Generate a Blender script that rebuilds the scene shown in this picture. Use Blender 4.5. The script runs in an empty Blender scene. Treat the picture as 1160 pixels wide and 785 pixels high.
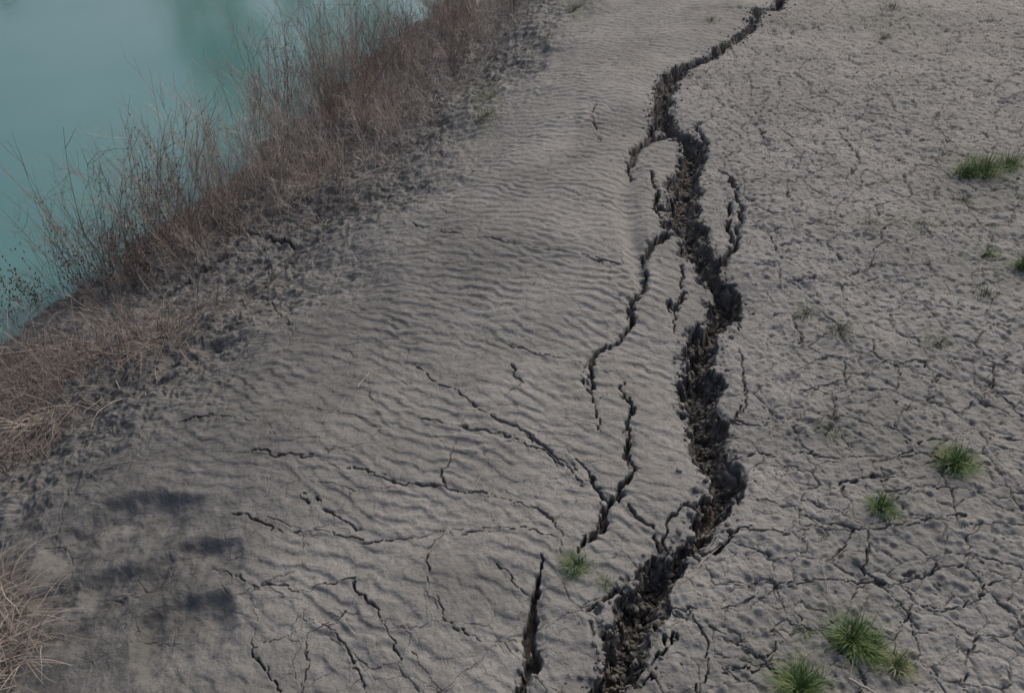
import bpy, math, time, numpy as np
from mathutils import Vector
T0=time.time()
rng = np.random.default_rng(7)
scene = bpy.context.scene

# ------------------------------------------------------------------ noise
_tabs = {}
def gnoise(x, y, seed=0):
    if seed not in _tabs:
        a = np.random.default_rng(1000+seed).random((256,256))*2*np.pi
        _tabs[seed] = (np.cos(a).ravel(), np.sin(a).ravel())
    C,S = _tabs[seed]
    xf=np.floor(x); yf=np.floor(y)
    xi=xf.astype(np.int32)&255; yi=yf.astype(np.int32)&255
    fx=x-xf; fy=y-yf
    x1=((xi+1)&255)<<8; y1=(yi+1)&255; xi=xi<<8
    ux=fx*fx*fx*(fx*(fx*6-15)+10); uy=fy*fy*fy*(fy*(fy*6-15)+10)
    k=xi+yi; n00=C[k]*fx+S[k]*fy
    k=x1+yi; n10=C[k]*(fx-1)+S[k]*fy
    k=xi+y1; n01=C[k]*fx+S[k]*(fy-1)
    k=x1+y1; n11=C[k]*(fx-1)+S[k]*(fy-1)
    a=n00+(n10-n00)*ux; b=n01+(n11-n01)*ux
    return (a+(b-a)*uy)*1.5
def fbm(x,y,o,seed=0,g=0.5):
    r=0;a=1.0;f=1.0
    for i in range(o):
        r=r+a*gnoise(x*f+17.3*i,y*f-9.1*i,seed+i); a*=g; f*=2.03
    return r
def sstep(a,b,x):
    t=np.clip((x-a)/(b-a),0,1); return t*t*(3-2*t)
def voro(x,y,seed):
    r=np.random.default_rng(500+seed)
    JX=r.random((128,128)).ravel(); JY=r.random((128,128)).ravel(); ID=r.random((128,128)).ravel()
    xi=np.floor(x).astype(np.int32); yi=np.floor(y).astype(np.int32)
    f1=np.full(x.shape,99.0); f2=np.full(x.shape,99.0); i1=np.zeros(x.shape,np.int32); i2=np.zeros(x.shape,np.int32)
    for dx in (-1,0,1):
        for dy in (-1,0,1):
            cx=xi+dx; cy=yi+dy; k=((cx&127)<<7)+(cy&127)
            ex=x-cx-JX[k]; ey=y-cy-JY[k]
            d=ex*ex+ey*ey
            m=d<f1; m2=d<f2
            i2=np.where(m,i1,np.where(m2,k,i2)); f2=np.where(m,f1,np.where(m2,d,f2))
            f1=np.where(m,d,f1); i1=np.where(m,k,i1)
    return np.sqrt(f1),np.sqrt(f2),ID[i1],ID[i2]

# ------------------------------------------------------------------ terrain base
WATER_Z=-0.9
BY=np.array([-80,-10,0,1.2,1.82,2.04,2.5,2.81,3.94,4.73,6.72,8.52,12,30,80.])
BX=np.array([-34,-6,-2.4,-2.05,-1.96,-1.86,-1.63,-1.32,-.786,-.475,.15,.65,1.7,7,22.])
_ty=np.arange(-80,80,0.02); _tx=np.interp(_ty,BY,BX)
_k=np.hanning(61); _k/=_k.sum(); _tx=np.convolve(np.pad(_tx,30,mode='edge'),_k,'valid')
PU=np.array([-120,-70,-46,-42,-38,-6,-2.9,-2.25,-1.6,-.8,-.3,0,.4,.9,1.5,3,200])
PZ=np.array([2.5,2.0,1.2,-.4,-1.6,-1.7,-1.25,-.93,-.72,-.47,-.29,-.2,-.11,-.04,0,0.0,0.0])
_pu=np.arange(-120,40,0.01); _pz=np.interp(_pu,PU,PZ)
_k2=np.hanning(41); _k2/=_k2.sum(); _pz=np.convolve(np.pad(_pz,20,mode='edge'),_k2,'valid')
def bank_u(x,y): return (x-np.interp(y,_ty,_tx))*0.92
def base(x,y): return np.interp(bank_u(x,y),_pu,_pz)

# ------------------------------------------------------------------ image pixels to ground points
CAM_H=2.2; PITCH=math.radians(40); F=870.0
cP,sP=math.cos(PITCH),math.sin(PITCH)
def pixel_to_ground(u,v):
    """image pixel u,v cast through the camera -> world x,y on the terrain, + metres per pixel"""
    xc=(u-580)/F; yc=(392.5-v)/F
    z=0.0
    for _ in range(12):
        t=(CAM_H-z)/(sP-cP*yc); x=xc*t; y=(cP+yc*sP)*t
        z=0.5*z+0.5*float(base(x,y))
    return x,y,t/F

MAIN=[(886,-2,5),(880,10,6),(858,10,4),(854,26,5),(828,45,6),(800,62,8),(770,76,11),(757,92,12),(750,112,11),(752,132,11),(764,148,10),(785,160,13),(784,182,14),(777,205,19),(773,235,21),(782,262,19),(790,288,17),(808,310,16),(822,330,17),(820,352,17),(805,372,11),(790,395,18),(796,420,25),(795,450,22),(800,480,21),(812,510,25),(819,540,22),(812,565,19),(798,590,14),(785,612,9),(765,632,14),(742,650,20),(727,680,25),(716,710,28),(708,740,24),(695,765,17),(682,795,13)]
MED=[
 [(764,146,6),(735,156,7),(719,170,7),(713,186,4),(717,200,2)],
 [(757,92,4),(742,118,4),(744,138,5),(732,158,4)],
 [(785,262,7),(747,271,6),(734,285,5),(728,300,3),(731,325,3),(718,345,4),(715,365,4),(700,382,3.5),(680,395,3),(668,410,3.5),(664,428,3),(672,452,2),(681,487,1.5)],
 [(818,188,1.5),(832,210,3),(839,230,3),(842,250,3),(832,276,5),(817,296,8)],
 [(827,228,2.5),(824,250,4),(828,272,5)],
 [(706,430,1.5),(715,460,3.5),(714,490,3.5),(712,515,4),(722,530,4),(705,550,5),(692,570,6),(682,595,6),(668,612,5),(655,622,2.5)],
 [(652,518,1.5),(672,540,3),(684,556,4),(692,570,4)],
 [(710,568,3),(730,592,3),(752,612,2.5),(778,622,2.5)],
 [(752,614,2),(757,585,2.5),(775,572,3),(792,578,3)],
 [(613,626,2.5),(612,650,4),(607,680,6),(606,710,9),(600,740,11),(594,795,12)],
 [(672,686,4),(695,672,4),(722,664,4)],
 [(762,716,4),(748,742,3),(730,765,2)],
 [(770,300,3),(774,328,3),(766,352,2.5),(757,338,2),(763,372,1.5)],
 [(775,622,4),(800,625,4),(835,600,3)],
 [(272,274,5),(232,300,4),(190,325,3),(158,347,2)],
 [(332,274,4),(322,296,4),(290,325,3),(248,347,2)],
 [(258,262,3),(300,262,4),(330,272,4)],
 [(740,190,3),(742,215,3),(748,245,3),(755,262,4)],
 [(790,138,4),(800,160,3),(796,185,3)],
 [(840,372,1.5),(838,345,2),(826,322,3)],
]
THIN=[
 [(465,252),(500,262),(545,272),(600,284),(650,292),(705,302)],
 [(290,512),(340,520),(400,528),(450,542),(500,548),(560,562),(605,574),(630,588),(636,622)],
 [(470,410),(520,445),(560,470),(600,492),(648,530)],
 [(480,470),(530,486),(580,494),(620,512),(660,548)],
 [(265,580),(330,602),(372,598),(410,610),(470,606),(540,598),(605,600),(635,612)],
 [(240,636),(285,662),(345,668),(400,658)],[(400,662),(430,700),(452,745)],
 [(285,662),(290,700),(288,735),(318,785)],[(340,690),(378,716),(398,750),(412,785)],
 [(345,690),(330,715),(290,728)],
 [(838,600),(880,606),(935,600),(985,598),(1040,596),(1090,585)],
 [(758,684),(815,690),(850,682),(885,662),(935,655),(1000,660),(1050,651),(1075,625)],
 [(1050,690),(1090,684),(1130,660),(1160,655)],[(840,390),(846,430),(838,470)],
 [(935,600),(960,572),(955,548),(1000,540),(1060,520)],[(840,515),(890,512),(930,512),(1000,520),(1050,500),(1110,492),(1165,500)],
 [(900,440),(960,430),(1000,412),(1080,408),(1165,416)],[(985,600),(980,640),(1000,660)],
 [(1000,660),(1040,700),(1045,740),(1080,785)],[(880,664),(905,700),(870,745),(820,760)],
 [(560,380),(600,398),(640,402),(690,420)],[(676,112),(670,135),(684,158)],
 [(868,110),(858,140),(872,160)],[(820,470),(860,480),(905,470)],
 [(340,560),(372,575),(405,592)],[(1165,470),(1120,440),(1128,410)],
 [(500,600),(480,640),(500,700),(540,720)],[(575,410),(590,430),(570,450)],
 [(200,480),(240,470),(290,478)],[(560,640),(585,660),(607,680)],
 [(780,690),(800,730),(795,785)],[(1020,575),(1030,545),(1090,540)],
 [(300,330),(330,370),(325,400)],[(390,690),(350,720),(340,785)],[(470,740),(500,785)],[(520,500),(500,530),(505,548)],
 [(1100,100),(1060,130),(1075,160)],[(950,150),(975,180),(960,205)],[(1000,300),(950,320),(900,318)],
]
def prep(pl,default=None):
    out=[]
    for p in pl:
        w=p[2] if len(p)>2 else default
        x,y,m=pixel_to_ground(p[0],p[1]); out.append((x,y,w*m))
    return out
cracks=[(prep(MAIN),'main')]
for c in MED: cracks.append((prep(c),'med'))
for c in THIN: cracks.append((prep(c,1.35),'thin'))
GROOVE=prep([(716,190,14),(708,215,16),(712,250,14),(722,300,10),(728,330,6)])
mainx=sorted([(p[1],p[0]) for p in cracks[0][0]]); MY=np.array([a for a,b in mainx]); MX=np.array([b for a,b in mainx])

def seg_apply(px,py,pl,fn):
    for (x0,y0,w0),(x1,y1,w1) in zip(pl[:-1],pl[1:]):
        R=max(w0,w1)*1.9+0.03
        idx=np.nonzero((px>min(x0,x1)-R)&(px<max(x0,x1)+R)&(py>min(y0,y1)-R)&(py<max(y0,y1)+R))[0]
        if idx.size==0: continue
        qx=px[idx];qy=py[idx]
        dx,dy=x1-x0,y1-y0
        t=np.clip(((qx-x0)*dx+(qy-y0)*dy)/(dx*dx+dy*dy+1e-12),0,1)
        d=np.hypot(qx-x0-t*dx,qy-y0-t*dy)
        fn(idx,d,w0+(w1-w0)*t)

# washed-out hollows on the shore side: u,v,half length,half width,depth
HOLLOWS=[(135,608,100,52,.062),(215,645,60,34,.034),(80,690,105,46,.044),(205,715,58,48,.044),(210,412,75,24,.034),(130,450,60,22,.034)]
HW=[]
for (u,v,a,b,dp) in HOLLOWS:
    x,y,m=pixel_to_ground(u,v); x2,y2,_=pixel_to_ground(u,v-b); HW.append((x,y,a*m,abs(y2-y),dp))
MOSS=[(552,118,22,40,1),(655,5,18,25,1),(1115,190,50,35,.6),(1020,255,70,14,.5),(1120,300,35,40,.5),(975,720,60,50,.5),(655,632,35,22,.4),(905,765,60,40,.5),(1080,520,45,25,.4),(940,482,30,25,.4),(1060,385,25,12,.5),(912,352,18,14,.6),(952,372,22,12,.5),(1010,20,60,30,.4),(870,15,30,20,.3),(1100,230,30,14,.5)]
MS=[]
for (u,v,a,b,s) in MOSS:
    x,y,m=pixel_to_ground(u,v); x2,y2,_=pixel_to_ground(u,v-b); MS.append((x,y,a*m,abs(y2-y),s))

def terrain(x,y):
    x=np.asarray(x,float); y=np.asarray(y,float)
    u=bank_u(x,y)
    z=base(x,y)
    mx=np.interp(y,MY,MX)
    n1=gnoise(x*1.4,y*1.4,40)
    right=sstep(-.05,.35,x-mx+.1*n1)
    near=sstep(40,12,np.hypot(x,y-3))
    z=z+near*(0.03*gnoise(x*.7,y*.7,1)+0.018*gnoise(x*2.1,y*2.1,2))*sstep(-3.2,-1.5,u)
    z=z+0.25*(1-near)*fbm(x*.05,y*.05,3,60)
    z=z-0.02*sstep(.5,0,x-mx)*sstep(-.6,0,x-mx)*near
    # wave ripples
    wx=gnoise(x*3.6,y*3.6,3); wy=gnoise(x*10,y*10,4); w3=gnoise(x*21,y*21,62)
    ang=math.radians(20)
    q=x*math.sin(ang)+y*math.cos(ang)+.10*gnoise(x*1.1,y*1.1,5)
    lam=.074
    ph=2*np.pi*q/lam+2.6*wx+2.0*wy+.8*w3
    ph2=2*np.pi*(x*math.sin(ang+.34)+y*math.cos(ang+.34))/(lam*.8)+2.6*gnoise(x*6,y*6,6)+1.6*gnoise(x*15,y*15,61)
    ph3=2*np.pi*(x*math.sin(ang-.42)+y*math.cos(ang-.42))/(lam*.93)-2.2*wx+1.5*gnoise(x*13,y*13,63)
    s1=np.sin(ph+.6*np.sin(ph)); s2=np.sin(ph2+.5*np.sin(ph2)); s3=np.sin(ph3)
    mA=sstep(-.3,.4,gnoise(x*4.2,y*4.2,7)); mB=sstep(-.1,.5,gnoise(x*3.3,y*3.3,64))
    rp=s1*(1-.6*mA)+s2*(.25+.6*mA)+s3*(.2+.6*mB)
    rp=np.tanh(rp*.95)
    amp=(.0037+.0030*gnoise(x*3,y*3,8)+.0018*gnoise(x*8,y*8,65))*(1-.25*sstep(-.5,0,x-mx))
    rm=(1-right*.9)*sstep(-.25,.5,u+.25*gnoise(x*2,y*2,9))
    lowleft=sstep(2.3,1.5,y+.15*n1)*sstep(1.3,.6,u+.2*n1)
    rm=rm*(1-.9*lowleft)
    near2=sstep(22,9,y)
    z=z+rp*np.clip(amp,.0006,.01)*rm*near2
    f32=fbm(x*32,y*32,3,14)
    rough=.0038*fbm(x*9,y*9,2,10)+.0026*f32
    z=z+rough*(.75+.85*right)*near2
    # pits and small lumps
    f1,f2,i1,i2=voro(x*19,y*19,1)
    pm=sstep(-.25,.35,gnoise(x*1.7,y*1.7,20)+.35*right)
    z=z-np.where(i1>.70,sstep(.36,.08,f1),0)*(.35+.65*i2)*(.0025+.008*right)*near2*pm
    z=z+np.where(i1<.33,sstep(.36,.04,f1),0)*(.0018+.0065*right)*near2
    f1,f2,i1,i2=voro(x*6.1+.4*wy,y*6.1+.3*w3,2)
    z=z-np.where(i1>.72,sstep(.34,.10,f1),0)*.011*right*near2
    # bank erosion
    bk=sstep(.6,-.35,u+.25*n1)*sstep(-2.6,-1.9,u)
    er=gnoise(x*1.9,y*1.9,25)+.5*fbm(x*4.5+.3*wx,y*4.5,3,26,.5)
    z=z+bk*near*(.048*er+.018*fbm(x*13+wy*.4,y*13,3,82,.6))
    # a low scarp where the flat breaks down to the wet bank
    z=z-.035*sstep(.12,-.04,u+.16*gnoise(x*2.7,y*2.7,97)+.05*wy)*sstep(-1.6,-.5,u)*near*sstep(-.35,.25,gnoise(x*1.1,y*1.1,98)+.2)
    w5=gnoise(x*4,y*4,30); w6=gnoise(x*4,y*4,31)
    for (hx,hy,a,b,dp) in HW:
        dx=(x-hx); dy=(y-hy)
        X=(dx*.95+dy*.3)/a+.26*w5+.10*wy; Y=(dy*.95-dx*.3)/b+.32*w6+.12*wy+.05*w3
        r=np.sqrt(X*X+Y*Y)
        prof=sstep(1.06,.58,r)*(.25+.75*sstep(-1,.6,Y))
        z=z-dp*prof+prof*(.012*fbm(x*11,y*11,3,84))
    # angular block offsets: mud breaks along polygon sides, not along smooth curves
    g1,g2,v1,v2=voro(x*13+.5*wy,y*13+.5*w3,11)
    bx=(v1-.5); by=((v1*9.7)%1.0-.5)
    h1,h2,q1,q2=voro(x*34,y*34,12)
    sx=(q1-.5); sy=((q1*9.7)%1.0-.5)
    # drying cracks
    wxn=.014*gnoise(x*9,y*9,33)+.016*bx+.010*sx; wyn=.014*gnoise(x*9,y*9,34)+.016*by+.010*sy
    crack=np.zeros_like(x)
    pix=np.clip(np.hypot(y,CAM_H)/2.6,1,2.3)
    for (sc,wd,dp,seed,thr) in ((4.4,.0050,.012,3,.08),(9.5,.0032,.006,4,.28)):
        f1,f2,i1,i2=voro((x+wxn)*sc,(y+wyn)*sc*1.25,seed)
        e=(f2-f1)/sc
        gate=((i1*7.3+i2*7.3)%1.0)
        g=np.where(gate>thr,1,0)*sstep(-.6,.0,gnoise(x*2.2,y*2.2,40+seed)+.42*right-.22*(1-right))
        g=g*(.45+.55*right)*(.6+.4*sstep(-.3,.3,w3))*sstep(-1.2,.3,u)
        wv=wd*pix*(.35+.95*gate)*(1+.8*w3)
        c=sstep(wv,wv*.15,e)*g
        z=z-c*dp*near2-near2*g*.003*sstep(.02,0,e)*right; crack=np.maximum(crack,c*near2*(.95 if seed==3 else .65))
    # the large fissures
    wc=.014*gnoise(x*10,y*10,50)+.006*gnoise(x*38,y*38,51); wd_=.014*gnoise(x*10,y*10,52)+.006*gnoise(x*38,y*38,53)
    px=x+wc+.022*bx+.013*sx; py=y+wd_+.022*by+.013*sy
    wn=1+.45*gnoise(x*9,y*9,54)+.30*sx
    wt=np.clip(.85+1.1*gnoise(x*5,y*5,57)+.5*w3,.35,1.6)
    cn=np.zeros_like(x); dp_=np.zeros_like(x); cm=np.zeros_like(x); cut=np.zeros_like(x); lip=np.zeros_like(x); mc=np.zeros_like(x)
    for pl,kind in cracks:
        def fn(idx,d,w,kind=kind):
            if kind=='thin':
                wl=w*wt[idx]*1.1
                c=np.clip((wl-d)/(.8*wl),0,1); c=c*c*(3-2*c)
                cut[idx]=np.maximum(cut[idx],c*.016*wt[idx]); cm[idx]=np.maximum(cm[idx],c*.9)
            elif kind=='med':
                wl=w*np.clip(wn[idx],.45,1.6)*.80+.0008
                c=np.clip((wl-d)/(.45*wl+.0015),0,1); c=c*c*(3-2*c)
                mc[idx]=np.maximum(mc[idx],c*np.clip(w*4.5,.025,.07)); cm[idx]=np.maximum(cm[idx],c)
                lip[idx]=np.maximum(lip[idx],sstep(wl+.02,wl,d)*np.clip(w/.03,.2,1))
            else:
                wl=w*np.clip(wn[idx],.5,1.5)*1.0
                c=np.clip(1-d/wl,0,1)
                dep=np.clip(w*3.0,.05,.15)
                cn[idx]=np.maximum(cn[idx],c); dp_[idx]=np.maximum(dp_[idx],np.where(c>0,dep,0))
                lip[idx]=np.maximum(lip[idx],sstep(wl+.03,wl,d)*np.clip(w/.03,.2,1))
        seg_apply(px,py,pl,fn)
    def gf(idx,d,w): cut[idx]=np.maximum(cut[idx],.03*sstep(w*1.5,0,d))
    seg_apply(x,y,GROOVE,gf)
    deep=np.zeros_like(x)
    I=np.nonzero(cn>0)[0]
    if I.size:
        X,Y=x[I],y[I]; c=cn[I]; D=dp_[I]
        o1=.35*gnoise(X*22,Y*22,80)+.15*gnoise(X*50,Y*50,88); o2=.35*gnoise(X*22,Y*22,81)+.15*gnoise(X*50,Y*50,89)
        a1,a2,j1,j2=voro(X*19+o1,Y*19+o2,7)
        b1,b2,k1,k2=voro(X*38+o2,Y*38+o1,8)
        e1,e2,l1,l2=voro(X*80,Y*80,9)
        big=sstep(.05,.12,D)
        cc=c+.07*gnoise(X*26,Y*26,90)*sstep(0,.1,c)
        prof=.45*sstep(0,.20,cc)+.55*sstep(.14,.70,cc+.12*gnoise(X*9,Y*9,86))
        dome=lambda f: np.sqrt(np.clip(1-(f*1.3)**2,0,1))
        inn=sstep(.06,.30,c)
        lum=.042*dome(a1)*(.1+.9*j1)+.024*dome(b1)*(.1+.9*k1)+.008*dome(e1)*l1
        zz=-D*prof+inn*big*(lum-.014)+inn*(1-big)*.006*dome(b1)*k1+inn*.010*big*fbm(X*42,Y*42,2,87)
        zz=np.minimum(zz,-.02*sstep(0,.1,c)*sstep(.03,.1,D))
        z[I]+=zz
        cut[I]=0; mc[I]*=.3
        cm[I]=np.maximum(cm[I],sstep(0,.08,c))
        deep[I]=inn*big*np.clip(np.maximum(dome(a1)*j1,dome(b1)*k1)*1.5-.1,0,1)*sstep(-.17,-.06,zz)
    z=z-np.maximum(cut,mc)
    z=z-lip*(1-sstep(0,.15,cm))*(.004+.010*w3*w3+.004*wy+.010*(v1>.75)+.006*(q1>.8))
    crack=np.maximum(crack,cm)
    moss=np.zeros_like(x)
    w12=gnoise(x*12,y*12,70)
    for (hx,hy,a,b,s) in MS:
        r=np.hypot((x-hx)/a,(y-hy)/b)+.5*w12
        moss=np.maximum(moss,s*sstep(1.1,.3,r))
    g25=gnoise(x*2.5,y*2.5,71); fb=fbm(x*1.3,y*1.3,4,73)
    wet=np.maximum(bk*sstep(-.6,.1,.6+g25),sstep(-1.2,-2.1,u))
    wet=np.maximum(wet,.9*sstep(1.7,.3,u+.35*g25)*sstep(5.2,2.4,y))
    wet=np.maximum(wet,lowleft*sstep(-.6,.1,g25+.2))
    wet=np.maximum(wet,.6*sstep(-.1,.7,fb)*(1-.5*right))
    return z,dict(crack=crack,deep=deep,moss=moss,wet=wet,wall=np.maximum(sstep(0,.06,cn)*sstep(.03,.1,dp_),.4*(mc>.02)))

# ------------------------------------------------------------------ ground mesh
NX,NY=1500,1250
def ycoord():
    v=np.linspace(850,-40,NY); yc=(392.5-v)/F
    return (CAM_H+.15)*(cP+yc*sP)/(sP-cP*yc)
ys=ycoord()
far=ys[-1]+np.cumsum(0.02*1.13**np.arange(66)); far=far[far<300]
nearr=ys[0]-np.cumsum(0.01*1.15**np.arange(70)); nearr=nearr[nearr>-200][::-1]
ys=np.concatenate([nearr,ys,far])
s=np.linspace(-1,1,NX)
ex=1+np.cumsum(0.003*1.14**np.arange(60)); ex=ex[ex<40]
s=np.concatenate([-ex[::-1],s,ex])
W=np.clip(.60*np.clip(ys,0,9)+1.15,1.15,9)
GX=(s[None,:]*W[:,None]); GY=np.repeat(ys[:,None],len(s),1)
ny,nx=GX.shape
Z,A=terrain(GX.ravel(),GY.ravel())
co=np.empty((nx*ny,3),np.float32); co[:,0]=GX.ravel();co[:,1]=GY.ravel();co[:,2]=Z
# crumble the fissure walls in three dimensions (sideways offsets that vary with depth)
wl=A.pop('wall'); I=np.nonzero(wl>0)[0]
X,Y,ZZ=GX.ravel()[I],GY.ravel()[I],Z[I]
dwn=sstep(0,.04,(base(X,Y)-ZZ))
for f,a_ in ((28,.012),(62,.006)):
    co[I,0]+=wl[I]*a_*dwn*gnoise(ZZ*f*1.6+X*f*.25,Y*f,101)
    co[I,1]+=wl[I]*a_*dwn*gnoise(ZZ*f*1.6+Y*f*.25,X*f,102)
i=np.arange(ny-1)[:,None]*nx+np.arange(nx-1)[None,:]
quads=np.stack([i,i+1,i+nx+1,i+nx],-1).reshape(-1,4).astype(np.int32)
def np_mesh(name,co,faces,attrs=None,smooth=True):
    me=bpy.data.meshes.new(name); n=len(co); m=len(faces); k=faces.shape[1]
    me.vertices.add(n); me.vertices.foreach_set('co',np.asarray(co,np.float32).ravel())
    me.loops.add(m*k); me.loops.foreach_set('vertex_index',faces.astype(np.int32).ravel())
    me.polygons.add(m); me.polygons.foreach_set('loop_start',np.arange(0,m*k,k,dtype=np.int32))
    me.polygons.foreach_set('use_smooth',np.full(m,smooth))
    me.update(calc_edges=True)
    for a,vv in (attrs or {}).items():
        at=me.attributes.new(a,'FLOAT','POINT'); at.data.foreach_set('value',np.asarray(vv,np.float32))
    ob=bpy.data.objects.new(name,me); scene.collection.objects.link(ob); return ob
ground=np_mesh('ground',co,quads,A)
print('ground',time.time()-T0)

# ------------------------------------------------------------------ materials
def newmat(name):
    m=bpy.data.materials.new(name); m.use_nodes=True
    nt=m.node_tree; b=nt.nodes['Principled BSDF']; return m,nt,b
def N(nt,t,**kw):
    n=nt.nodes.new(t)
    for k,v in kw.items(): setattr(n,k,v)
    return n
def attr(nt,name):
    n=N(nt,'ShaderNodeAttribute'); n.attribute_name=name; return n.outputs['Fac']
def mix(nt,fac,a,b,blend='MIX'):
    n=N(nt,'ShaderNodeMix',data_type='RGBA',blend_type=blend)
    for sock,val in ((0,fac),(6,a),(7,b)):
        if hasattr(val,'links'): nt.links.new(val,n.inputs[sock])
        else: n.inputs[sock].default_value=val if sock==0 else (*val,1)
    return n.outputs[2]
def noise(nt,scale,detail=4,rough=.55,vec=None):
    n=N(nt,'ShaderNodeTexNoise'); n.inputs['Scale'].default_value=scale; n.inputs['Detail'].default_value=detail; n.inputs['Roughness'].default_value=rough
    if vec is None:
        tc=N(nt,'ShaderNodeTexCoord'); vec=tc.outputs['Object']
    nt.links.new(vec,n.inputs['Vector']); return n.outputs['Fac']
def mrange(nt,val,a,b,c,d):
    n=N(nt,'ShaderNodeMapRange'); nt.links.new(val,n.inputs[0])
    for k,v in zip((1,2,3,4),(a,b,c,d)): n.inputs[k].default_value=v
    return n.outputs[0]
m,nt,b=newmat('mud'); L=nt.links
c=mix(nt,mrange(nt,noise(nt,1.6,5),.35,.68,0,1),(.192,.188,.172),(.262,.256,.238))
n22=noise(nt,22,4,.65)
c=mix(nt,mrange(nt,n22,.42,.66,0,.55),c,(.132,.128,.117))
gr=noise(nt,120,2,.6)
c=mix(nt,mrange(nt,gr,.52,.70,0,.5),c,(.10,.097,.09))
c=mix(nt,attr(nt,'wet'),c,mix(nt,mrange(nt,noise(nt,9,4,.6),.4,.65,0,1),(.075,.074,.069),(.133,.130,.121)))
mg=N(nt,'ShaderNodeMath',operation='MULTIPLY'); L.new(attr(nt,'moss'),mg.inputs[0]); L.new(mrange(nt,noise(nt,60,3,.7),.42,.6,0,.9),mg.inputs[1])
c=mix(nt,mg.outputs[0],c,(.085,.10,.055))
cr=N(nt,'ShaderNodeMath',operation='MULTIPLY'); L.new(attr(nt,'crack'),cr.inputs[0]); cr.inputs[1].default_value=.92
inner=mix(nt,mrange(nt,n22,.38,.62,0,1),(.052,.045,.037),(.120,.106,.092))  # brown crack soil, painted darker to stand in for shade at depth
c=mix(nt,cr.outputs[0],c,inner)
c=mix(nt,attr(nt,'deep'),c,(.185,.168,.148))  # paler clod tops, fading to dark below: depth shade put into the colour
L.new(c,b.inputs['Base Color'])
L.new(mrange(nt,attr(nt,'wet'),0,1,.9,.68),b.inputs['Roughness'])
b.inputs['Specular IOR Level'].default_value=.3
bp=N(nt,'ShaderNodeBump'); bp.inputs['Distance'].default_value=.007; bp.inputs['Strength'].default_value=.85
L.new(noise(nt,65,5,.68),bp.inputs['Height']); L.new(bp.outputs[0],b.inputs['Normal'])
ground.data.materials.append(m)

m,nt,b=newmat('river_water'); L=nt.links
c=mix(nt,mrange(nt,noise(nt,.35,3),.35,.65,0,1),(.085,.188,.182),(.108,.212,.202))
L.new(c,b.inputs['Base Color']); b.inputs['Roughness'].default_value=.07; b.inputs['IOR'].default_value=1.333
bp=N(nt,'ShaderNodeBump'); bp.inputs['Distance'].default_value=.02; bp.inputs['Strength'].default_value=.10
L.new(noise(nt,5,3,.5),bp.inputs['Height']); L.new(bp.outputs[0],b.inputs['Normal'])
wco=np.array([[-250,-190,WATER_Z],[40,-190,WATER_Z],[40,290,WATER_Z],[-250,290,WATER_Z]],float)
water=np_mesh('water',wco,np.array([[0,1,2,3]]),smooth=False); water.data.materials.append(m)

def plantmat(name,stops,rough=.7):
    m,nt,b=newmat(name); r=N(nt,'ShaderNodeValToRGB'); nt.links.new(attr(nt,'tint'),r.inputs[0])
    e=r.color_ramp.elements
    while len(e)<len(stops): e.new(.5)
    for el,(p,col) in zip(e,stops): el.position=p; el.color=(*col,1)
    nt.links.new(r.outputs[0],b.inputs['Base Color']); b.inputs['Roughness'].default_value=rough
    b.inputs['Specular IOR Level'].default_value=.25
    return m
twigM=plantmat('dry_twig',[(0,(.082,.064,.057)),(.45,(.185,.142,.125)),(.8,(.30,.26,.225)),(1,(.45,.41,.37))])
strawM=plantmat('dead_straw',[(0,(.085,.070,.060)),(.4,(.195,.162,.136)),(.8,(.33,.285,.235)),(1,(.47,.42,.36))])
grassM=plantmat('green_blade',[(0,(.04,.075,.02)),(.5,(.09,.16,.048)),(.85,(.15,.21,.08)),(1,(.28,.26,.14))])
weedM=plantmat('olive_weed',[(0,(.05,.055,.035)),(.6,(.10,.11,.065)),(1,(.20,.19,.13))])
clodM,nt,b=newmat('soil_clod')
c=mix(nt,noise(nt,30,4),(.070,.064,.056),(.19,.18,.165)); nt.links.new(c,b.inputs['Base Color']); b.inputs['Roughness'].default_value=.9

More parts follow.
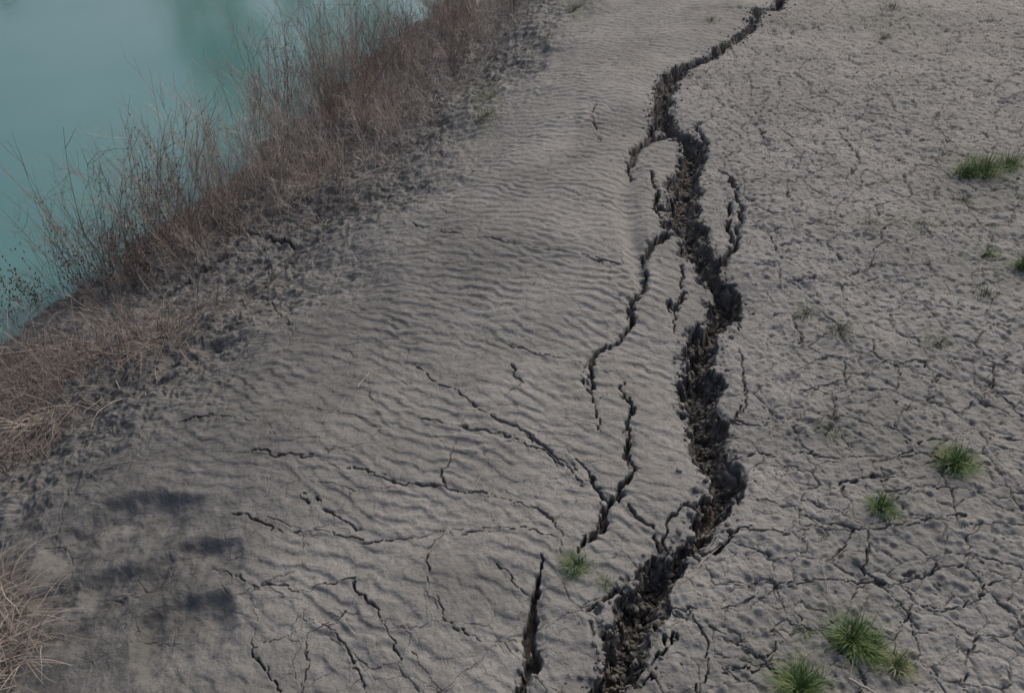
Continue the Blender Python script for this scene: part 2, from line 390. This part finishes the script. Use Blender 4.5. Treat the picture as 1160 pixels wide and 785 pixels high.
class Acc:
    def __init__(s): s.v=[];s.f=[];s.t=[];s.n=0
    def tube(s,pts,r0,r1,tint):
        pts=np.asarray(pts); k=len(pts)
        d=np.empty_like(pts); d[1:-1]=pts[2:]-pts[:-2]; d[0]=pts[1]-pts[0]; d[-1]=pts[-1]-pts[-2]
        d/=np.sqrt((d*d).sum(1))[:,None]+1e-9
        ux,uy,uz=.3,.9,.2
        a=np.stack([d[:,1]*uz-d[:,2]*uy,d[:,2]*ux-d[:,0]*uz,d[:,0]*uy-d[:,1]*ux],1); a/=np.sqrt((a*a).sum(1))[:,None]+1e-9
        bb=np.stack([d[:,1]*a[:,2]-d[:,2]*a[:,1],d[:,2]*a[:,0]-d[:,0]*a[:,2],d[:,0]*a[:,1]-d[:,1]*a[:,0]],1)
        r=np.linspace(r0,r1,k)[:,None]
        v=np.stack([pts+r*a,pts+r*(-.5*a+.866*bb),pts+r*(-.5*a-.866*bb)],1).reshape(-1,3)
        b_=s.n+np.arange(k-1)*3
        for j in range(3):
            j2=(j+1)%3
            s.f.append(np.stack([b_+j,b_+j2,b_+3+j2,b_+3+j],1))
        s.v.append(v); s.t.append(np.full(len(v),tint)); s.n+=len(v)
    def blade(s,pts,w,tint,side):
        pts=np.asarray(pts);k=len(pts)
        ww=(w*np.linspace(1,.12,k))[:,None]
        v=np.stack([pts-side*ww,pts+side*ww],1).reshape(-1,3)
        b_=s.n+np.arange(k-1)*2
        s.f.append(np.stack([b_,b_+1,b_+3,b_+2],1)); s.v.append(v)
        s.t.append(np.repeat(np.clip(tint+np.linspace(-.15,.15,k),0,1),2)); s.n+=len(v)
    def build(s,name,mat,smooth=True):
        ob=np_mesh(name,np.concatenate(s.v),np.concatenate(s.f),{'tint':np.concatenate(s.t)},smooth)
        ob.data.materials.append(mat); return ob
def gz(x,y):
    z,_=terrain(np.atleast_1d(x),np.atleast_1d(y)); return z
def curve_pts(p0,d0,length,n,droop,wig):
    d=np.array(d0,float); d/=math.sqrt((d*d).sum())
    D=d[None]+np.concatenate([np.zeros((1,3)),np.cumsum(rng.normal(0,wig,(n-2,3)),0)]) if n>2 else d[None]
    D=D.copy(); D[:,2]-=droop*np.arange(1,n)
    D/=np.sqrt((D*D).sum(1))[:,None]
    return np.concatenate([[p0],np.asarray(p0)+np.cumsum(D*(length/(n-1)),0)])
def shrub(acc,x,y,z,h,nst,spread,lean=(0,0),branch=5,tint=.45,buds=False,wig=.08):
    for k in range(nst):
        a=rng.uniform(0,2*np.pi); sp=abs(rng.normal(0,spread))
        d=[math.cos(a)*sp+lean[0],math.sin(a)*sp+lean[1],1]
        r=rng.uniform(0,.08); hh=h*rng.uniform(.4,1.05)
        n=8; t0=np.clip(tint+rng.normal(0,.2),0,1)
        P=curve_pts((x+math.cos(a)*r,y+math.sin(a)*r,z-.03),d,hh,n,.02,wig)
        rr=rng.uniform(.0016,.0030)*(.6+.5*h)
        acc.tube(P,rr,rr*.35,t0)
        for q in range(rng.integers(max(1,branch-2),branch+3)):
            j=rng.integers(2,n-1); dd=P[j]-P[j-1]; dd/=np.linalg.norm(dd)
            dd=dd+rng.normal(0,.5,3)
            bl=hh*rng.uniform(.12,.36)
            Q=curve_pts(P[j],dd,bl,4,0,.2); acc.tube(Q,rr*.55,rr*.22,np.clip(t0+rng.normal(.05,.1),0,1))
            for w in range(rng.integers(0,3)):
                jj=rng.integers(1,3); d3=(Q[jj]-Q[jj-1]); d3/=np.linalg.norm(d3); d3=d3+rng.normal(0,.6,3)
                acc.tube(curve_pts(Q[jj],d3,bl*.45,3,0,.1),rr*.35,rr*.18,t0)
            if buds:
                for w in range(2):
                    c_=Q[rng.integers(1,4)]; acc.tube([c_,c_+[0,.001,.006],c_+[.001,0,.014]],.005,.002,0.0)
        if buds:
            for j in range(4,n):
                c_=P[j]; acc.tube([c_,c_+[.004,.001,.006],c_+[.009,0,.012]],.0055,.002,0.0)

bushes=[]; yy=4.3
while yy<10:
    bushes.append(yy); yy+=rng.uniform(.26,.42)
for byy in bushes:
    acc=Acc(); big=rng.uniform(.8,1.28); lx=rng.uniform(-.3,.1)
    K=int(rng.integers(9,14))
    us=rng.uniform(-2.2,-.66 if byy>4.9 else -1.15,K); yv=byy+rng.uniform(-.2,.2,K)
    xs=np.interp(yv,_ty,_tx)+us/.92; zs=gz(xs,yv)
    tt=rng.choice([.25,.42,.62,.9],p=[.22,.33,.25,.2])
    for x,y,z,uu in zip(xs,yv,zs,us):
        h=(1.05 if uu<-1.2 else .62)*rng.uniform(.5,1.1)*big
        if byy>7.6: h*=.9
        shrub(acc,x,y,float(z),h,int(rng.integers(7,13)),.24,(lx,-.05),5,tt)
    K=8
    us=rng.uniform(-1.6,-.45,K); yv=byy+rng.uniform(-.2,.2,K); xs=np.interp(yv,_ty,_tx)+us/.92; zs=gz(xs,yv)
    for x,y,z in zip(xs,yv,zs): shrub(acc,x,y,float(z),rng.uniform(.25,.45),6,.8,(rng.uniform(-.5,.5),-.1),4,.9,wig=.25)
    acc.build('dry_riverside_shrub',twigM)
acc=Acc()
for (u,v,h,nst,ln) in [(205,300,.6,12,-.55),(170,305,.5,12,-.8),(232,285,.8,10,-.4),(110,345,.5,10,-.7),(60,360,.5,9,-.5),(20,380,.5,9,-.5),(225,262,1.0,8,-.25),(140,325,.4,10,-.9),(185,318,.45,10,-.6),(40,352,.45,8,-.2)]:
    x,y,_=pixel_to_ground(u,v); z=float(gz(x,y)[0]); shrub(acc,x,y,z,h,nst,.30,(ln,.15),4,.5,True)
acc.build('budded_weed_stalks',twigM)

def straw_patch(acc,n,ufun,yfun,lmin,lmax,wid,lean,tint=.5,lift=.6,thr=-.25):
    us=ufun(n); yv=yfun(n)
    cl=gnoise(us*3+5,yv*3,90); keep=cl>thr+rng.normal(0,.2,n); us=us[keep]; yv=yv[keep]
    xv=np.interp(yv,_ty,_tx)+us/.92; zv=gz(xv,yv)
    tn=.35*gnoise(us*2,yv*2,92); an=2.5*gnoise(us*2.5,yv*2.5,93)
    for x,y,z,t_,aa in zip(xv,yv,zv,tn,an):
        a=aa+rng.normal(0,1.3); d=np.array([math.cos(a)*.7+lean[0],math.sin(a)*.7+lean[1],rng.uniform(.1,1)*lift*1.5])
        P=curve_pts((x,y,z-.005),d,rng.uniform(lmin,lmax),6,rng.uniform(.08,.25),.14)
        P[:,2]=np.maximum(P[:,2],z+.005-.3*np.hypot(P[:,0]-x,P[:,1]-y))
        sd=np.array([-math.sin(a),math.cos(a),rng.normal(0,.4)]); sd/=np.linalg.norm(sd)
        acc.blade(P,wid*rng.uniform(.5,1.2),np.clip(tint+t_+rng.normal(0,.24),0,1),sd)
acc=Acc()
straw_patch(acc,10500,lambda n:rng.uniform(-2.1,-.5,n)+rng.normal(0,.12,n),lambda n:rng.uniform(1.75,3.5,n),.14,.48,.0021,(-.05,-.4),.52,.95,-.28)
acc.build('dead_grass',strawM)
acc=Acc()
straw_patch(acc,8500,lambda n:-.45-1.6*rng.random(n)**.8+rng.normal(0,.10,n),lambda n:rng.uniform(4.4,9.8,n),.12,.40,.0022,(-.1,-.2),.40,.8)
acc.build('dead_grass',strawM)
acc=Acc()
for _ in range(600):
    x,y,_m=pixel_to_ground(rng.normal(-8,20),rng.normal(712,32))
    a=rng.uniform(0,6.28); P=curve_pts((x,y,float(base(x,y))),[math.cos(a)*.8+.2,math.sin(a)*.8,.7],rng.uniform(.1,.25),6,.2,.1)
    acc.blade(P,.0018,np.clip(.45+rng.normal(0,.25),0,1),np.array([-math.sin(a),math.cos(a),0]))
acc.build('dead_grass',strawM)
acc=Acc(); K=140
yv=rng.uniform(1.9,3.6,K); us=rng.uniform(-2.2,-.75,K); xs=np.interp(yv,_ty,_tx)+us/.92; zs=gz(xs,yv)
for x,y,z in zip(xs,yv,zs): shrub(acc,x,y,float(z),rng.uniform(.2,.5),3,.5,(-.1,-.2),3,.6)
acc.build('dry_stalks',twigM)

def tuft(name,u,v,wpx,n,h,tint,mat):
    x,y,mm=pixel_to_ground(u,v); R=wpx*mm*.5; acc=Acc()
    for k in range(n):
        a=rng.uniform(0,6.28); r=R*.6*abs(rng.normal(0,.55))
        bx,by_=x+math.cos(a)*r,y+math.sin(a)*r*.9
        z=float(base(bx,by_))
        b2=a+rng.normal(0,.7); s_=rng.uniform(.1,.9)
        P=curve_pts((bx,by_,z-.012),[math.cos(b2)*s_,math.sin(b2)*s_,1],h*rng.uniform(.5,1.15),6,rng.uniform(.05,.28),.06)
        acc.blade(P,rng.uniform(.0010,.0021),np.clip(tint+rng.normal(0,.22),0,1),np.array([-math.sin(b2),math.cos(b2),.1]))
    o=acc.build(name,mat)
    dz=float(np.median(gz(np.array([x,x+.02,x-.02]),np.array([y,y,y])))-base(x,y)); o.location.z=dz
    return o
for (u,v,w,n,h,t) in [(1080,528,52,460,.10,.55),(998,577,40,280,.075,.5),(966,720,50,420,.11,.5),(986,732,48,320,.08,.5),(1018,752,42,240,.07,.85),(908,778,74,520,.10,.55),(652,640,40,260,.06,.5),(686,658,24,90,.04,.5),(1113,196,60,620,.16,.6),(1092,198,36,260,.12,.6),(1142,190,36,280,.14,.6),(1158,305,28,200,.12,.55),(1118,290,24,100,.06,.55),(912,714,24,80,.045,.6),(1122,262,20,50,.04,.5)]:
    tuft('grass_tuft',u,v,w,n,h,t,grassM)
for (u,v,w,n,h,t) in [(1090,228,44,180,.06,.5),(914,356,34,140,.045,.4),(950,376,44,180,.045,.4),(1062,390,44,150,.045,.55),(940,486,60,220,.045,.6),(1116,334,40,140,.06,.5),(935,103,34,100,.05,.3),(1005,42,34,120,.06,.4),(1010,12,40,150,.07,.5),(806,24,26,120,.07,.5),(985,258,64,130,.045,.4),(1045,264,64,130,.045,.4),(935,258,40,80,.04,.4),(552,132,54,260,.06,.7),(556,108,50,220,.06,.7),(545,95,44,160,.06,.5),(652,8,34,200,.08,.7),(622,45,24,100,.07,.4),(1075,55,34,70,.05,.4),(1110,110,34,50,.04,.3)]:
    tuft('olive_weed',u,v,w,n,h,t,weedM)

ico=[(0,0,1)]+[(math.cos(a)*.894,math.sin(a)*.894,.447) for a in np.arange(5)*1.2566]+[(math.cos(a+.628)*.894,math.sin(a+.628)*.894,-.447) for a in np.arange(5)*1.2566]+[(0,0,-1)]
ico=np.array(ico)
icf=np.array([[0,i_+1,(i_+1)%5+1] for i_ in range(5)]+[[i_+1,i_+6,(i_+1)%5+1] for i_ in range(5)]+[[(i_+1)%5+1,i_+6,(i_+1)%5+6] for i_ in range(5)]+[[11,(i_+1)%5+6,i_+6] for i_ in range(5)])
def clods(name,xs,ys_,sz,flat=.6):
    n=len(xs); zz=gz(xs,ys_)
    V=ico[None]*(1+rng.normal(0,.2,(n,12,1)))
    th=rng.uniform(0,6.28,n); cs,sn=np.cos(th)[:,None],np.sin(th)[:,None]
    V=np.stack([V[...,0]*cs-V[...,1]*sn*.7,V[...,0]*sn+V[...,1]*cs*.7,V[...,2]*flat],-1)*sz[:,None,None]
    V=V+np.stack([xs,ys_,zz+sz*.1],-1)[:,None,:]
    Fc=(icf[None]+12*np.arange(n)[:,None,None]).reshape(-1,3)
    o=np_mesh(name,V.reshape(-1,3),Fc,smooth=True); o.data.materials.append(clodM); return o
n=11000
yv=rng.uniform(.9,8.5,n); xv=np.interp(yv,MY,MX)+.15+rng.uniform(0,1,n)*4.5
k=gnoise(xv*1.3,yv*1.3,95)+.4*gnoise(xv*5,yv*5,96)>-.05; xv=xv[k];yv=yv[k]
clods('soil_clods',xv,yv,np.clip(rng.lognormal(-5.7,.45,len(xv)),.0015,.011))
n=2600
yv=rng.uniform(1.0,8.0,n); xv=np.interp(yv,MY,MX)+rng.normal(0,.055,n)
clods('crack_rubble',xv,yv,np.clip(rng.lognormal(-4.9,.5,n),.003,.017),.8)
n=900
yv=rng.uniform(1.2,9,n); xv=np.interp(yv,_ty,_tx)+rng.uniform(-1.3,-.1,n)
clods('bank_debris',xv,yv,np.clip(rng.lognormal(-5.3,.5,n),.002,.012),.6)

acc=Acc()
def stick(u0,v0,u1,v1,r,t,lift=0):
    x0,y0,_=pixel_to_ground(u0,v0);x1,y1,_=pixel_to_ground(u1,v1); tt=np.linspace(0,1,7)
    xs=x0+(x1-x0)*tt+rng.normal(0,.002,7); ys2=y0+(y1-y0)*tt+rng.normal(0,.002,7)
    zz=gz(xs,ys2); pf=np.polyfit(tt,zz,1); zl=np.polyval(pf,tt); zl=zl+max(0,np.sort(zz-zl)[-2])+r+lift
    acc.tube(np.stack([xs,ys2,zl],1),r,r*.6,t)
for sct in [(962,766,1004,790,.0055,1,.006),(868,700,945,775,.0014,.8),(930,640,948,700,.001,.9),(790,640,830,602,.002,.9),(405,438,418,420,.002,.95),(533,556,548,535,.0018,1),(486,625,505,602,.0014,1),(808,488,830,500,.0014,1),(800,500,822,510,.001,.9),(455,645,490,625,.001,.8),(905,548,880,540,.001,.7),(1120,655,1150,640,.001,.7),(395,432,416,424,.001,.9),(770,660,800,640,.0015,.8)]:
    stick(*sct)
for k in range(24):
    u=rng.uniform(820,1160);v=rng.uniform(60,780);a=rng.uniform(0,3.14);l=rng.uniform(6,20)
    stick(u,v,u+l*math.cos(a),v+l*math.sin(a)*.6,.0008,rng.uniform(.3,1))
acc.build('fallen_twigs',twigM)

m,nt,b=newmat('leaves'); c=mix(nt,noise(nt,.8,4),(.045,.07,.03),(.10,.12,.06)); nt.links.new(c,b.inputs['Base Color'])
m2,nt,b=newmat('bark'); c=mix(nt,noise(nt,6,4),(.08,.065,.05),(.16,.14,.12)); nt.links.new(c,b.inputs['Base Color'])
def tree(x,y,H,wd):
    z=float(base(x,y)); root=bpy.data.objects.new('poplar_tree',None); scene.collection.objects.link(root)
    a=Acc(); P=curve_pts((x,y,z-.2),(0,0,1),H*.92,10,0,.03); a.tube(P,.28,.04,.5)
    tips=[]
    for k in range(46):
        j=rng.integers(2,10); q=rng.uniform(0,6.28); l=wd*rng.uniform(.5,1)*(1.15-.7*abs(j/9-.4))
        Q=curve_pts(P[j],(math.cos(q),math.sin(q),rng.uniform(.4,1.4)),l,6,-.02,.12); a.tube(Q,.06,.015,.5); tips+= [Q[3],Q[4],Q[5]]
    t=a.build('trunk_and_limbs',m2); t.parent=root
    tips=np.array(tips); n=7000; ctr=tips[rng.integers(0,len(tips),n)]+rng.normal(0,.42,(n,3))
    e1=rng.normal(0,1,(n,3));e1/=np.linalg.norm(e1,axis=1)[:,None];e2=rng.normal(0,1,(n,3));e2/=np.linalg.norm(e2,axis=1)[:,None]
    sz=rng.uniform(.06,.14,n)[:,None]
    V=np.stack([ctr-e1*sz,ctr+e2*sz*.7,ctr+e1*sz,ctr-e2*sz*.7],1).reshape(-1,3)
    o=np_mesh('foliage',V,np.arange(n*4).reshape(-1,4),smooth=False); o.data.materials.append(m); o.parent=root
for (x,y,H,wd) in [(-13.5,40,16.2,3.2),(-10.8,43,17.2,3.2),(-8,46,17.6,3),(-15.8,41,15.2,3),(-25,39,8,2.6),(-3,52,12,3)]:
    tree(x,y,H,wd)

w=bpy.data.worlds.new('World'); scene.world=w; w.use_nodes=True
nt=w.node_tree; bg=nt.nodes['Background']; sky=nt.nodes.new('ShaderNodeTexSky'); sky.sky_type='NISHITA'; sky.sun_disc=False
EL,AZ=math.radians(42),math.radians(35)
sky.sun_elevation=EL; sky.sun_rotation=AZ; sky.air_density=.8; sky.dust_density=6.0; sky.ozone_density=1.0
nt.links.new(sky.outputs[0],bg.inputs['Color']); bg.inputs['Strength'].default_value=.15
sd=bpy.data.lights.new('sun','SUN'); sd.energy=.95; sd.angle=math.radians(45); sd.color=(1,.985,.955)
so=bpy.data.objects.new('sun',sd); scene.collection.objects.link(so)
dirv=Vector((math.sin(AZ)*math.cos(EL),math.cos(AZ)*math.cos(EL),math.sin(EL)))
so.rotation_euler=dirv.to_track_quat('Z','Y').to_euler()
cd=bpy.data.cameras.new('camera'); cd.sensor_width=36; cd.lens=36*F/1160; cd.clip_end=2000; cd.clip_start=.05
cam=bpy.data.objects.new('camera',cd); scene.collection.objects.link(cam); cam.location=(0,0,CAM_H); cam.rotation_euler=(math.radians(50),0,0)
scene.camera=cam
scene.view_settings.view_transform='Standard'; scene.view_settings.look='None'; scene.view_settings.exposure=0
print('verts',len(co),time.time()-T0)
